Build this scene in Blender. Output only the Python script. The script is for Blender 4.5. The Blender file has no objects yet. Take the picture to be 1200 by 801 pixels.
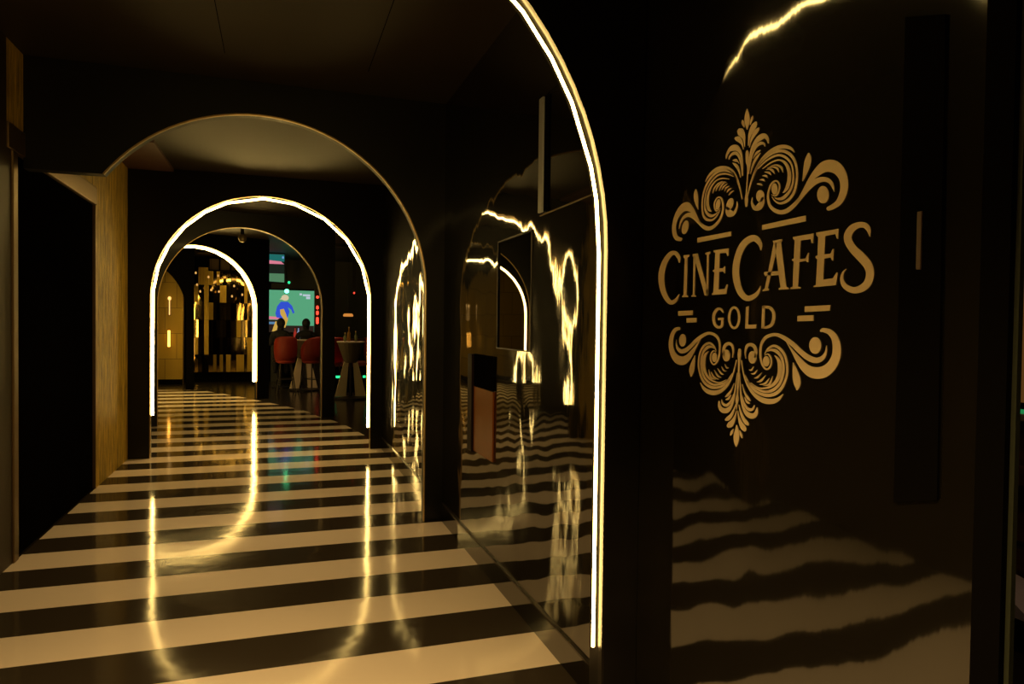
import bpy, bmesh, math, random
from mathutils import Vector, Matrix, geometry
random.seed(4)
C = bpy.context.scene.collection
PI = math.pi
H = 1.45                                    # eye height

# ---------------------------------------------------------------- camera
cam_d = bpy.data.cameras.new('camera'); cam = bpy.data.objects.new('camera', cam_d); C.objects.link(cam)
PSI, TH, RO, F = 0.3259, -0.0213, 0.0126, 814.66
fw = Vector((math.sin(PSI)*math.cos(TH), math.cos(PSI)*math.cos(TH), math.sin(TH)))
rt = Vector((math.cos(PSI), -math.sin(PSI), 0)); up = rt.cross(fw)
r2 = rt*math.cos(RO)+up*math.sin(RO); u2 = -rt*math.sin(RO)+up*math.cos(RO)
M = Matrix((r2, u2, -fw)).transposed().to_4x4(); M.translation = Vector((0, 0, H))
cam.matrix_world = M
cam_d.sensor_width = 36; cam_d.lens = F/1200*36; cam_d.clip_start = .05
bpy.context.scene.camera = cam
# ---------------------------------------------------------------- world, exposure
w = bpy.data.worlds.new('world'); bpy.context.scene.world = w; w.use_nodes = True
w.node_tree.nodes['Background'].inputs[0].default_value = (.006, .005, .004, 1)
w.node_tree.nodes['Background'].inputs[1].default_value = .15
vs = bpy.context.scene.view_settings
vs.view_transform = 'Standard'; vs.look = 'None'; vs.gamma = 1; vs.use_curve_mapping = False
vs.exposure = 0.0
LED_COL = (1.0, .66, .19)
LED_POW = 34.0
BACK_FILL = 58.0  # strengths of the added overhead fill lights, this and the next three
MID_FILL = 7.0
FAR_FILL = 17.0
BAR_FILL = 8.0

def area_lamp(name, loc, size, power, col, rot=(0, 0, 0)):
    l = bpy.data.lights.new(name, 'AREA'); l.energy = power; l.color = col; l.size = size; l.shape = 'DISK'; l.spread = math.radians(96)
    o = bpy.data.objects.new(name, l); C.objects.link(o); o.location = loc; o.rotation_euler = rot
    return o
area_lamp('added_fill_light', (-.35, .55, 3.0), .35, BACK_FILL, (1, .66, .28))  # fill lights added out of view to brighten floor, emblem and far end
for q in ((-.2, 3.25, 3.0), (-.2, 5.5, 3.0), (-.5, 8.75, 3.0)): area_lamp('added_fill_light', q, .25, MID_FILL, (1, .66, .28))
area_lamp('added_fill_light', (-2.3, 15.5, 3.02), .4, FAR_FILL, (1, .68, .2))
area_lamp('added_fill_light', (-1.5, 17.3, 3.02), .4, FAR_FILL*.5, (1, .68, .2))
area_lamp('added_fill_light', (1.2, 14.6, 3.02), .3, BAR_FILL, (1, .6, .3))
area_lamp('added_fill_light', (2.6, 1.4, 2.9), .3, 2.0, (1, .6, .35))

# ---------------------------------------------------------------- materials
def principled(name, col, rough=.5, metal=0, ior=1.5, coat=0, coat_rough=.05, spec=.5):
    m = bpy.data.materials.new(name); m.use_nodes = True
    b = m.node_tree.nodes['Principled BSDF']
    b.inputs['Base Color'].default_value = (*col, 1); b.inputs['Roughness'].default_value = rough
    b.inputs['Metallic'].default_value = metal; b.inputs['IOR'].default_value = ior
    b.inputs['Coat Weight'].default_value = coat; b.inputs['Coat Roughness'].default_value = coat_rough
    b.inputs['Specular IOR Level'].default_value = spec
    return m
def nodes(m): return m.node_tree, m.node_tree.nodes, m.node_tree.links, m.node_tree.nodes['Principled BSDF']
def noise(m, scale, detail=2, stretch=(1, 1, 1), rough=.5):
    nt, N, L, b = nodes(m)
    tc = N.new('ShaderNodeTexCoord'); mp = N.new('ShaderNodeMapping'); mp.inputs['Scale'].default_value = stretch
    n = N.new('ShaderNodeTexNoise'); n.inputs['Scale'].default_value = scale; n.inputs['Detail'].default_value = detail
    n.inputs['Roughness'].default_value = rough
    L.new(tc.outputs['Object'], mp.inputs['Vector']); L.new(mp.outputs['Vector'], n.inputs['Vector'])
    return n
def bump(m, src, dist, prev=None, strength=1):
    nt, N, L, b = nodes(m)
    bp = N.new('ShaderNodeBump'); bp.inputs['Strength'].default_value = strength; bp.inputs['Distance'].default_value = dist
    L.new(src, bp.inputs['Height'])
    if prev: L.new(prev.outputs['Normal'], bp.inputs['Normal'])
    L.new(bp.outputs['Normal'], b.inputs['Normal'])
    return bp
def vary(m, src, c1, c2, p0=.3, p1=.7):
    nt, N, L, b = nodes(m)
    r = N.new('ShaderNodeValToRGB'); r.color_ramp.elements[0].position = p0; r.color_ramp.elements[1].position = p1
    r.color_ramp.elements[0].color = (*c1, 1); r.color_ramp.elements[1].color = (*c2, 1)
    L.new(src, r.inputs[0]); L.new(r.outputs[0], b.inputs['Base Color']); return r
def emit(name, col, s):
    m = bpy.data.materials.new(name); m.use_nodes = True; nt = m.node_tree
    nt.nodes.remove(nt.nodes['Principled BSDF']); e = nt.nodes.new('ShaderNodeEmission')
    e.inputs[0].default_value = (*col, 1); e.inputs[1].default_value = s
    nt.links.new(e.outputs[0], nt.nodes['Material Output'].inputs[0]); return m

# striped polished floor
m_floor = principled('striped_floor', (.5, .5, .5), .13, ior=1.5, spec=.13)
nt, N, L, b = nodes(m_floor)
tc = N.new('ShaderNodeTexCoord'); sx = N.new('ShaderNodeSeparateXYZ'); L.new(tc.outputs['Object'], sx.inputs[0])
def mth(op, a, c=None, nt=nt, L=L):
    n = nt.nodes.new('ShaderNodeMath'); n.operation = op
    for i, v in enumerate((a, c)):
        if v is None: continue
        if isinstance(v, (int, float)): n.inputs[i].default_value = v
        else: L.new(v, n.inputs[i])
    return n.outputs[0]
t = mth('DIVIDE', mth('SUBTRACT', sx.outputs['Y'], 4.3784+.32674*60), .32674*2)
fr = mth('FRACT', t)                                   # bright band is the half below each edge
msk = mth('GREATER_THAN', fr, .5)
nz = noise(m_floor, 2.3, 4)
mix = N.new('ShaderNodeMix'); mix.data_type = 'RGBA'
L.new(msk, mix.inputs[0]); mix.inputs[6].default_value = (.042, .032, .020, 1); mix.inputs[7].default_value = (.86, .72, .54, 1)
L.new(mix.outputs[2], b.inputs['Base Color'])
rr = N.new('ShaderNodeMapRange'); rr.inputs[3].default_value = .06; rr.inputs[4].default_value = .13
L.new(nz.outputs[0], rr.inputs[0]); L.new(rr.outputs[0], b.inputs['Roughness'])
n2 = noise(m_floor, 5, 2); bump(m_floor, n2.outputs[0], .0012)

m_dfloor = principled('dark_floor', (.02, .016, .010), .2)
bump(m_dfloor, noise(m_dfloor, 4).outputs[0], .001)
m_arch = principled('black_arch_laminate', (.004, .0032, .0025), .4, coat=.1, coat_rough=.1, spec=.3)
bump(m_arch, noise(m_arch, 3).outputs[0], .0015)
m_black = principled('black_matte', (.004, .0035, .003), .7, spec=.0)
m_ceiling = principled('dark_ceiling', (.028, .020, .011), .5, spec=.2)
bump(m_ceiling, noise(m_ceiling, 2).outputs[0], .002)
m_brass = principled('brass_trim', (.55, .38, .16), .32, metal=1)
m_bronze = principled('bronze_frame', (.20, .13, .06), .4, metal=.8)
m_strip = principled('image_strip_grey', (.42, .44, .46), .4, metal=.3)

def mirror_mat(name, ior, rough, big, fine, base=(.006, .005, .003), haze=.05):
    m = principled(name, base, rough, ior=ior)
    b_ = m.node_tree.nodes['Principled BSDF']; b_.inputs['Coat Weight'].default_value = haze; b_.inputs['Coat Roughness'].default_value = .38; b_.inputs['Coat IOR'].default_value = 1.5
    p = None
    if big:
        n = noise(m, 1, 1, (3.2, 3.2, 2.6)); p = bump(m, n.outputs[0], big)
        n = noise(m, 1, 1, (9, 9, 4)); p = bump(m, n.outputs[0], big*.10, p)
    if fine:
        n = noise(m, 1, 2, (60, 60, 9)); p = bump(m, n.outputs[0], fine, p)
    return m
m_wavy = mirror_mat('wavy_black_acrylic', 2.2, .035, .006, .00007)
m_flat = mirror_mat('flat_black_glass', 2.1, .015, 0, 0)
m_logo_wall = mirror_mat('glossy_black_panel', 1.72, .05, .007, .00006)
m_window = principled('tinted_window_glass', (.006, .005, .003), .01, ior=2.6)
m_orange = principled('image_panel_gloss', (.24, .062, .005), .16, ior=1.35)
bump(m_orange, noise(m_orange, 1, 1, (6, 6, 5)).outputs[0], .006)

m_wood = principled('golden_textured_wall', (.5, .36, .12), .5, ior=1.5)
n = noise(m_wood, 1, 6, (24, 24, 3.4), .7)
vary(m_wood, n.outputs[0], (.24, .14, .012), (.90, .60, .06), .33, .66); bump(m_wood, n.outputs[0], .03)
m_goldwall = principled('gold_block_wall', (.5, .34, .07), .38, metal=.5)
nt, N, L, b = nodes(m_goldwall)
tc = N.new('ShaderNodeTexCoord'); mp = N.new('ShaderNodeMapping'); mp.inputs['Rotation'].default_value = (PI/2, 0, 0)
br = N.new('ShaderNodeTexBrick'); L.new(tc.outputs['Object'], mp.inputs[0]); L.new(mp.outputs[0], br.inputs['Vector'])
br.inputs['Color1'].default_value = (.46, .30, .03, 1); br.inputs['Color2'].default_value = (.38, .24, .024, 1)
br.inputs['Mortar'].default_value = (.15, .1, .02, 1); br.inputs['Scale'].default_value = 1
br.inputs['Brick Width'].default_value = .5; br.inputs['Row Height'].default_value = .6; br.inputs['Mortar Size'].default_value = .006
L.new(br.outputs[0], b.inputs['Base Color'])
m_logo = principled('pale_gold_vinyl', (.84, .66, .36), .55)
m_red = principled('red_leather', (.30, .028, .010), .55)
m_dkmetal = principled('dark_metal', (.03, .025, .02), .4, metal=.6)
m_pale = principled('pale_laminate', (.55, .45, .3), .5)
m_cloth = principled('dark_clothing', (.02, .02, .025), .9)
m_skin = principled('skin_tone', (.22, .12, .07), .6)
m_led = emit('warm_led', LED_COL, LED_POW)
m_glassedge = principled('green_glass_edge', (.028, .032, .018), .4, spec=.2)

# ---------------------------------------------------------------- mesh helpers
def obj(name, bm, mat, parent=None, smooth=False):
    me = bpy.data.meshes.new(name); bmesh.ops.recalc_face_normals(bm, faces=bm.faces); bm.to_mesh(me); bm.free()
    if mat: me.materials.append(mat)
    if smooth:
        for p in me.polygons: p.use_smooth = True
    o = bpy.data.objects.new(name, me); C.objects.link(o)
    if parent: o.parent = parent
    return o
def thing(name, label, cat, loc=(0, 0, 0), rz=0, group=None):
    o = bpy.data.objects.new(name, None); C.objects.link(o); o.location = loc; o.rotation_euler = (0, 0, rz)
    o.empty_display_size = .1
    return tag(o, label, cat, group)
def tag(o, label, cat, group=None):
    o['label'] = label; o['category'] = cat
    if group: o['group'] = group
    return o
def struct(name, bm, mat, label=None, parent=None, smooth=False):
    o = obj(name, bm, mat, parent, smooth)
    if not parent: o['kind'] = 'structure'
    if label: o['label'] = label
    return o
def dup(root, loc, rz, label=None):
    def cp(o, par):
        c = o.copy(); C.objects.link(c)
        if par: c.parent = par
        for k in kids.get(o.name, []): cp(k, c)
        return c
    kids = {}
    for o in list(C.objects):
        if o.parent: kids.setdefault(o.parent.name, []).append(o)
    r = cp(root, None); r.location = loc; r.rotation_euler = (0, 0, rz)
    if label: r['label'] = label
    return r
def box(bm, x0, x1, y0, y1, z0, z1, bev=0):
    vs = [bm.verts.new(p) for p in ((x0, y0, z0), (x1, y0, z0), (x1, y1, z0), (x0, y1, z0), (x0, y0, z1), (x1, y0, z1), (x1, y1, z1), (x0, y1, z1))]
    fs = [bm.faces.new([vs[i] for i in q]) for q in ((0, 3, 2, 1), (4, 5, 6, 7), (0, 1, 5, 4), (1, 2, 6, 5), (2, 3, 7, 6), (3, 0, 4, 7))]
    if bev:
        es = {e for f in fs for e in f.edges}
        bmesh.ops.bevel(bm, geom=list(es), offset=bev, segments=2, affect='EDGES', profile=.5)
    return bm
def bx(*a, **k): return box(bmesh.new(), *a, **k)
def tube(bm, pts, rad, n=8, closed_ends=True):
    pts = [Vector(p) for p in pts]; rings = []
    for i, p in enumerate(pts):
        a = pts[max(i-1, 0)]; c = pts[min(i+1, len(pts)-1)]
        d = (c-a).normalized(); ref = Vector((0, 1, 0)) if abs(d.y) < .9 else Vector((1, 0, 0))
        s = d.cross(ref).normalized(); t = d.cross(s).normalized()
        r = rad[i] if isinstance(rad, (list, tuple)) else rad
        rings.append([bm.verts.new(p+(s*math.cos(2*PI*k/n)+t*math.sin(2*PI*k/n))*r) for k in range(n)])
    for A, B in zip(rings, rings[1:]):
        for k in range(n): bm.faces.new((A[k], A[(k+1) % n], B[(k+1) % n], B[k]))
    if closed_ends:
        bm.faces.new(rings[0][::-1]); bm.faces.new(rings[-1])
    return bm
def lathe(bm, prof, cx=0, cy=0, n=20):
    rings = [[bm.verts.new((cx+r*math.cos(2*PI*k/n), cy+r*math.sin(2*PI*k/n), z)) for k in range(n)] for r, z in prof]
    for A, B in zip(rings, rings[1:]):
        for k in range(n): bm.faces.new((A[k], A[(k+1) % n], B[(k+1) % n], B[k]))
    bm.faces.new(rings[0][::-1]); bm.faces.new(rings[-1]); return bm
def prism(bm, pts2, fn, d0, d1):
    """pts2 polygon -> solid between depths d0 and d1; fn(u, v, d) gives the 3D point"""
    tri = geometry.tessellate_polygon([[Vector((p[0], p[1], 0)) for p in pts2]])
    A = [bm.verts.new(fn(u, v, d0)) for u, v in pts2]; B = [bm.verts.new(fn(u, v, d1)) for u, v in pts2]
    for t in tri:
        for S in (A, B):
            try: bm.faces.new([S[i] for i in t])
            except ValueError: pass
    for i in range(len(pts2)):
        j = (i+1) % len(pts2)
        bm.faces.new((A[i], A[j], B[j], B[i]))
    return bm

# ---------------------------------------------------------------- geometry constants
SE1, SE2 = -.31, .55; XR = 1.1665; XL = -1.494; ZC = 3.092
RI = 1.0394; LI = -1.2829
Y1, Y3, Y2 = 2.087, 5.068, 8.244
AC = (RI+LI)/2; AR = (RI-LI)/2; SP = 1.71

# ---------------------------------------------------------------- setting
# striped floor of the corridor
fp = [(XL, -3), (1.19, -3), (1.19, 8.25), (1.10, 9.3), (.962, 10.19), (.828, 10.78), (.634, 11.34), (.495, 12.05), (.276, 12.6), (.053, 13.18),
      (-.186, 13.67), (-.55, 14.5), (-1.0, 15.4), (-1.6, 16.45), (-3.0, 16.75), (-4.6, 16.8), (-4.6, 8.4), (XL, 8.3)]
bm = bmesh.new(); prism(bm, fp, lambda u, v, d: (u, v, d), 0, -.08)
struct('floor', bm, m_floor, 'polished corridor floor in black and cream cross stripes')
bm = bx(-6, 6.5, -4, 22, -.2, -.003)
fl2 = struct('floor_bar', bm, m_dfloor, 'dark polished floor of the bar beyond the stripes')
bm = bx(-6, 6.5, -4, 22, ZC, ZC+.15); struct('ceiling', bm, m_ceiling, 'dark brown flat ceiling')
bm = bmesh.new()
for y in (-1.2, 1.6): box(bm, XL, XR, y, y+.006, ZC-.002, ZC)
box(bm, SE1-.002, SE1+.002, -3, 4.6, ZC-.002, ZC); box(bm, SE2-.002, SE2+.002, -3, 4.6, ZC-.002, ZC)
struct('trim_1', bm, m_black, 'thin dark seams between the ceiling boards')
struct('trim_2', bx(-1.49, -1.055, 6.97, 8.24, ZC-.03, ZC), principled('reddish_board', (.10, .05, .035), .6), 'reddish brown board on the ceiling by the left wall')

# left wall in textured gold, with the door
DY0, DY1, DZ = 4.94, 6.88, 2.46
bm = bmesh.new(); box(bm, XL-.2, XL, DY0-.15, DY1+.0, DZ+.15, ZC); box(bm, XL-.2, XL, DY1+.0, Y2+.1, 0, ZC)
struct('wall_left', bm, m_wood, 'gold textured corridor wall')
struct('wall_left_front', box(bx(XL-.2, XL, -3, DY0-.15, 0, ZC), XL-.2, XL, DY0-.15, DY0-.08, 0, DZ), principled('dark_panelling', (.035, .022, .008), .5), 'dark brown panelled wall nearest the viewer')
bm = bmesh.new(); box(bm, XL-.2, XL-.02, DY0, DY1, 0, DZ+.0)
door = struct('door_1', bm, m_black, 'tall flush black door in the gold wall')
bm = bmesh.new()
box(bm, XL-.19, XL+.012, DY0-.15, DY1, DZ, DZ+.15, .006); obj('door_head', bm, m_bronze, door)
bm = bmesh.new(); box(bm, XL-.19, XL+.012, DY0-.08, DY0, 0, DZ, .006); obj('door_jamb', bm, m_bronze, door)
bm = bmesh.new(); box(bm, XL-.19, XL+.004, DY1-.02, DY1, 0, DZ, .003); obj('door_jamb', bm, m_bronze, door)
struct('wall_back', bx(XL-.2, 6.5, -3.2, -3, 0, ZC), m_black)
struct('wall_left_far', bx(-5.2, -5.0, 8.3, 22, 0, ZC), m_black)
bm = bmesh.new(); box(bm, -5.0, XL, Y2+.1, Y2+.2, 0, ZC); struct('wall_left_return', bm, m_black)

# right wall: glossy black panels
bm = bmesh.new(); box(bm, XR, XR+.01, .832, Y1+.02, 0, ZC)
struct('wall_right', bm, m_logo_wall, 'glossy black panel behind the gold lettering, rippled reflections')
bm = bmesh.new()
WY0, WY1, WZ0, WZ1 = 3.19, 3.73, 1.335, 1.922
box(bm, XR+.008, XR+.03, Y1+.02, 3.08, .13, 1.975)
box(bm, XR+.008, XR+.03, 3.08, WY0, .13, ZC); box(bm, XR+.008, XR+.03, WY0, WY1, .13, WZ0); box(bm, XR+.008, XR+.03, WY0, WY1, WZ1, ZC)
box(bm, XR+.008, XR+.03, WY1, Y2, .13, ZC)
struct('wall_right_mirror', bm, m_wavy, 'rippled black mirror wall between the arches')
struct('wall_right_upper', bx(XR+.004, XR+.03, Y1+.02, 3.08, 1.979, ZC), m_flat, 'flat glossy black upper panel')
struct('trim_3', bx(XR+.003, XR+.01, Y1+.02, 3.08, 1.974, 1.978), m_bronze, 'thin metal joint line across the mirror wall')
bm = bmesh.new(); box(bm, XR, XR+.03, Y1+.1, Y2, 0, .128); struct('baseboard_right', bm, m_flat, 'glossy black skirting under the mirror wall')
bm = bmesh.new(); box(bm, XR-.003, XR+.03, Y1+.1, Y2, .124, .136, .002); struct('trim_4', bm, principled('skirting_cap', (.05, .04, .03), .25, metal=.5), 'thin cap on the skirting')
win = struct('window_1', bx(XR+.012, XR+.02, WY0, WY1, WZ0, WZ1), m_window, 'smooth dark glass pane set in the rippled wall')
bm = bmesh.new()
box(bm, XR+.004, XR+.02, WY0-.006, WY1+.006, WZ1, WZ1+.006); box(bm, XR+.004, XR+.02, WY0-.006, WY1+.006, WZ0-.006, WZ0)
box(bm, XR+.004, XR+.02, WY0-.006, WY0, WZ0, WZ1); box(bm, XR+.004, XR+.02, WY1, WY1+.006, WZ0, WZ1)
obj('window_frame', bm, m_dkmetal, win)
# dark end trim of the logo panel and the green glass edge
struct('trim_5', bx(XR-.012, XR, .834, .885, 0, ZC), m_black, 'matte black edge strip at the end of the logo panel')
struct('trim_6', bx(XR-.002, XR+.0085, .824, .832, 0, ZC), m_glassedge, 'narrow green glass edge')
# grey strip standing in for an image seen high in the mirror wall
t = thing('image_strip', 'narrow upright grey metal strip high on the mirror wall above the window pane', 'metal strip', (XR, 3.0, 1.985))
obj('strip_body', bx(-.012, 0, .015, .065, 0, .53, .002), m_strip, t)
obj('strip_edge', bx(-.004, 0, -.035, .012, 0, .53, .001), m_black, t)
# panel and dark post standing in for an image seen in the mirror wall
t = thing('image_panel', 'reddish copper glossy panel with a black upright edge low on the mirror wall', 'panel', (XR, 4.05, .68))
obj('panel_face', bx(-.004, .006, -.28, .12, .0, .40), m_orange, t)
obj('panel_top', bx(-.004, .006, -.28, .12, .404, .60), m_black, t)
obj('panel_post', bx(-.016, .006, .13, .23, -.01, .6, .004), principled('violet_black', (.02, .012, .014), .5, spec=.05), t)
# dark plate standing in for a slab reflected in the logo panel
t = thing('reflected_slab', 'tall black vertical plate on the glossy panel right of the gold emblem', 'plate', (XR, 1.012, 1.12))
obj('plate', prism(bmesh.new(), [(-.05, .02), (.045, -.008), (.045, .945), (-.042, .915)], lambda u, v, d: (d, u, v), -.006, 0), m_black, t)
obj('mark', bx(-.010, -.006, -.006, .004, .45, .56, .001), principled('mark_brown', (.12, .08, .05), .5), t)['label'] = 'small brown reflected grip'

# ---------------------------------------------------------------- arches
def arc_pts(cx, r, sp, a0=0, a1=180, n=40):
    return [(cx+r*math.cos(math.radians(a0+(a1-a0)*i/n)), sp+r*math.sin(math.radians(a0+(a1-a0)*i/n))) for i in range(n+1)]
def inset(pts, d):
    out = []
    for x, z in pts:
        c = Vector((0, SP)) if z > SP else Vector((0, z)); v = Vector((x, z)); r = (v-c).length
        n = (v-c)/r; out.append(tuple(c+n*min(r, AR-d)))
    return out
def archway(name_label, origin, rz, left, right, led=None, led_r=.012, cut_left=False, group='arched portals along the corridor', th=.10, back_led=False, wall_mat=m_arch, trim=True, dark_trim=False):
    """local x across, y away from the viewer, z up, opening centred on x=0"""
    t = thing('archway', name_label, 'archway', origin, rz, group)
    R = AR
    if cut_left:
        a = math.degrees(math.acos((-1.058-AC)/R)); zcut = 2.395
        op = [(R, 0)] + arc_pts(0, R, SP, 0, a) + [(-1.058-AC, zcut)]
        poly = [(left, zcut), (left, ZC-.001), (right, ZC-.001), (right, 0)] + op
    else:
        op = [(R, 0)] + arc_pts(0, R, SP) + [(-R, 0)]
        poly = [(left, 0), (left, ZC-.001), (right, ZC-.001), (right, 0)] + op
    bm = bmesh.new(); prism(bm, poly, lambda u, v, d: (u, d, v), 0, th); obj('arch_wall', bm, wall_mat, t)
    if trim:
        bm = bmesh.new(); rows = []
        for i, (u, v) in enumerate(op):
            inn = Vector((u, v)) ; c = Vector((0, SP)) if v > SP else Vector((0, v))
            d = (c-inn).normalized()
            a_ = inn+d*.005; b_ = inn+d*(-.004)
            rows.append([bm.verts.new(p) for p in ((b_.x, -.003, b_.y), (a_.x, -.003, a_.y), (a_.x, .022, a_.y), (b_.x, .022, b_.y))])
        for A, B in zip(rows, rows[1:]):
            for k in range(3): bm.faces.new((A[k], A[k+1], B[k+1], B[k]))
        obj('edge_trim', bm, m_dkmetal if dark_trim else m_brass, t)
    if led:
        bm = bmesh.new(); tube(bm, [(x, led_r+.036, z) for x, z in inset(led, led_r+.009)], led_r, 6); obj('led_strip', bm, m_led, t)
        if back_led:
            bm = bmesh.new(); tube(bm, [(x, th-led_r, z) for x, z in inset(led, led_r+.009)], led_r, 6); obj('led_strip', bm, m_led, t)
    return t
# light strip lines: short straight runs sagging a little off the curve
led2 = [(1.033, .248), (1.030, .7), (1.037, 1.1), (1.034, 1.5), (1.05, 1.81), (.988, 2.157), (.81, 2.484), (.55, 2.724), (.195, 2.864), (-.15, 2.887), (-.554, 2.839),
        (-.80, 2.73), (-1.028, 2.559), (-1.18, 2.32), (-1.265, 2.065), (-1.297, 1.792), (-1.285, 1.3), (-1.293, .9), (-1.292, .456)]
led2 = [(x-AC, z) for x, z in led2]
led1 = [(1.036, .367), (1.030, .55), (1.038, .8), (1.036, 1.05), (1.040, 1.3), (1.035, 1.5), (1.041, 1.70), (1.042, 1.886), (1.021, 1.997), (.959, 2.213), (.881, 2.354), (.771, 2.486), (.55, 2.66), (.28, 2.79),
        (0, 2.85), (-.25, 2.86), (-.55, 2.80), (-.85, 2.62), (-1.08, 2.38), (-1.23, 2.08), (-1.29, 1.75), (-1.28, 1.2), (-1.285, .7), (-1.28, .37)]
led1 = [(x-AC, z) for x, z in led1]
archway('nearest arch, black with a glowing strip whose right leg rises beside the lettered panel', (AC, Y1, 0), 0, XL-AC, XR-AC-.001, led1, .006, dark_trim=True)
archway('unlit black arch with a thin brass rim just past the black door', (AC, Y3, 0), 0, XL-AC+.001, XR-AC+.012, None, cut_left=True)
archway('black arch outlined all round by a glowing strip in the middle of the corridor', (AC, Y2, 0), 0, XL-AC+.001, XR-AC+.10, led2, .0115)
# the arches beyond follow the bend to the left
ph = math.radians(14); rx, ry = .673, 11.328
archway('smaller unlit arch with a thin rim seen inside the glowing arch', (rx-AR*math.cos(ph), ry-AR*math.sin(ph), 0), ph, -1.9, AR+.20, None)
ph4 = math.radians(26); rx, ry = -.367, 14.33
led4 = [(u, v) for u, v in [(AR, .33)] + arc_pts(0, AR, SP, 0, 180, 18) + [(-AR, .33)]]
archway('farthest glowing arch, turned to the left, partly hidden behind the unlit one', (rx-AR*math.cos(ph4), ry-AR*math.sin(ph4), 0), ph4, -1.45, AR+.24, led4, .02, back_led=True)
ph5 = math.radians(12); rx, ry = -1.883, 16.669
archway('dark arch in front of the far gold wall', (rx-AR*math.cos(ph5), ry-AR*math.sin(ph5), 0), ph5, -1.5, AR+.16, None, trim=False, wall_mat=m_black)

# ---------------------------------------------------------------- emblem on the panel
def raydir(px, py): return r2*((px-600)/F) - u2*((py-400.5)/F) + fw
def onwall(px, py):
    d = raydir(px, py); k = XR/d.x; return (d.y*k, H+d.z*k)      # (Y, Z) on the panel
def axis(z): return 1.564-(z-1.14)*.025
def crop(x0, y0, s): return lambda p: (x0+p[0]/s, y0+p[1]/s)
cA, cC, cE, cF = crop(860, 120, 5.721), crop(860, 375, 5.34), crop(765, 240, 5.164), crop(850, 240, 5.006)
PXW = XR-.0008
def wallpt(Y, Z, d): return (PXW-d, Y, Z)
def cat(pts, n=6):
    out = []
    for i in range(len(pts)-1):
        p0 = pts[max(i-1, 0)]; p1 = pts[i]; p2 = pts[i+1]; p3 = pts[min(i+2, len(pts)-1)]
        for k in range(n):
            t = k/n
            out.append(tuple(.5*((2*b_)+(-a_+c_)*t+(2*a_-5*b_+4*c_-d_)*t*t+(-a_+3*b_-3*c_+d_)*t**3) for a_, b_, c_, d_ in zip(p0, p1, p2, p3)))
    out.append(tuple(pts[-1])); return out
def stroke_poly(pts, round_end=True):
    s = cat(pts); L_, R_ = [], []
    for i, (x, y, w_) in enumerate(s):
        a_ = s[max(i-1, 0)]; c_ = s[min(i+1, len(s)-1)]
        dx, dy = c_[0]-a_[0], c_[1]-a_[1]; l = math.hypot(dx, dy) or 1
        w_ = max(w_, 1.2)*.5; L_.append((x-dy/l*w_, y+dx/l*w_)); R_.append((x+dy/l*w_, y-dx/l*w_))
    caps = []
    for end in (0, -1):
        x, y, w_ = s[end]; q = s[1] if end == 0 else s[-2]
        cap = []
        if w_ > 6:
            a0 = math.atan2(y-q[1], x-q[0])
            sg = 1 if end == 0 else 1
            for k in range(1, 6):
                cap.append((x+math.cos(a0-PI/2+PI*k/6)*w_/2, y+math.sin(a0-PI/2+PI*k/6)*w_/2))
        caps.append(cap)
    # quads strip representation: left, right, caps
    return L_, R_, caps
def add_quads(bm, L_, R_, caps, cf, mirror):
    def w(p, d):
        Y, Z = onwall(*cf(p))
        if mirror: Y = 2*axis(Z)-Y
        return wallpt(Y, Z, d)
    for d in (0, .0016):
        pass
    top = [[bm.verts.new(w(p, .0016)) for p in S] for S in (L_, R_)]
    bot = [[bm.verts.new(w(p, 0)) for p in S] for S in (L_, R_)]
    n = len(L_)
    for i in range(n-1):
        bm.faces.new((top[0][i], top[0][i+1], top[1][i+1], top[1][i]))
        bm.faces.new((top[0][i], top[0][i+1], bot[0][i+1], bot[0][i])); bm.faces.new((top[1][i], top[1][i+1], bot[1][i+1], bot[1][i]))
    for cap, i in ((caps[0], 0), (caps[1], n-1)):
        if cap:
            vs_ = [bm.verts.new(w(p, .0016)) for p in cap]
            a_, b_ = top[0][i], top[1][i]
            # order so the fan is a simple polygon
            if (Vector(vs_[0].co)-Vector(a_.co)).length > (Vector(vs_[-1].co)-Vector(a_.co)).length: a_, b_ = b_, a_
            bm.faces.new([a_]+vs_+[b_])
def add_poly(bm, pts, cf, mirror=False):
    def w(u, v, d):
        Y, Z = onwall(*cf((u, v)))
        if mirror: Y = 2*axis(Z)-Y
        return wallpt(Y, Z, d)
    prism(bm, pts, w, 0, .0016)
def ell(cx, cy, rx_, ry_, n=28): return [(cx+rx_*math.cos(2*PI*k/n), cy+ry_*math.sin(2*PI*k/n)) for k in range(n)]
S = lambda bm, pts, cf, mir=False: add_quads(bm, *stroke_poly(pts), cf, mir)

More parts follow.
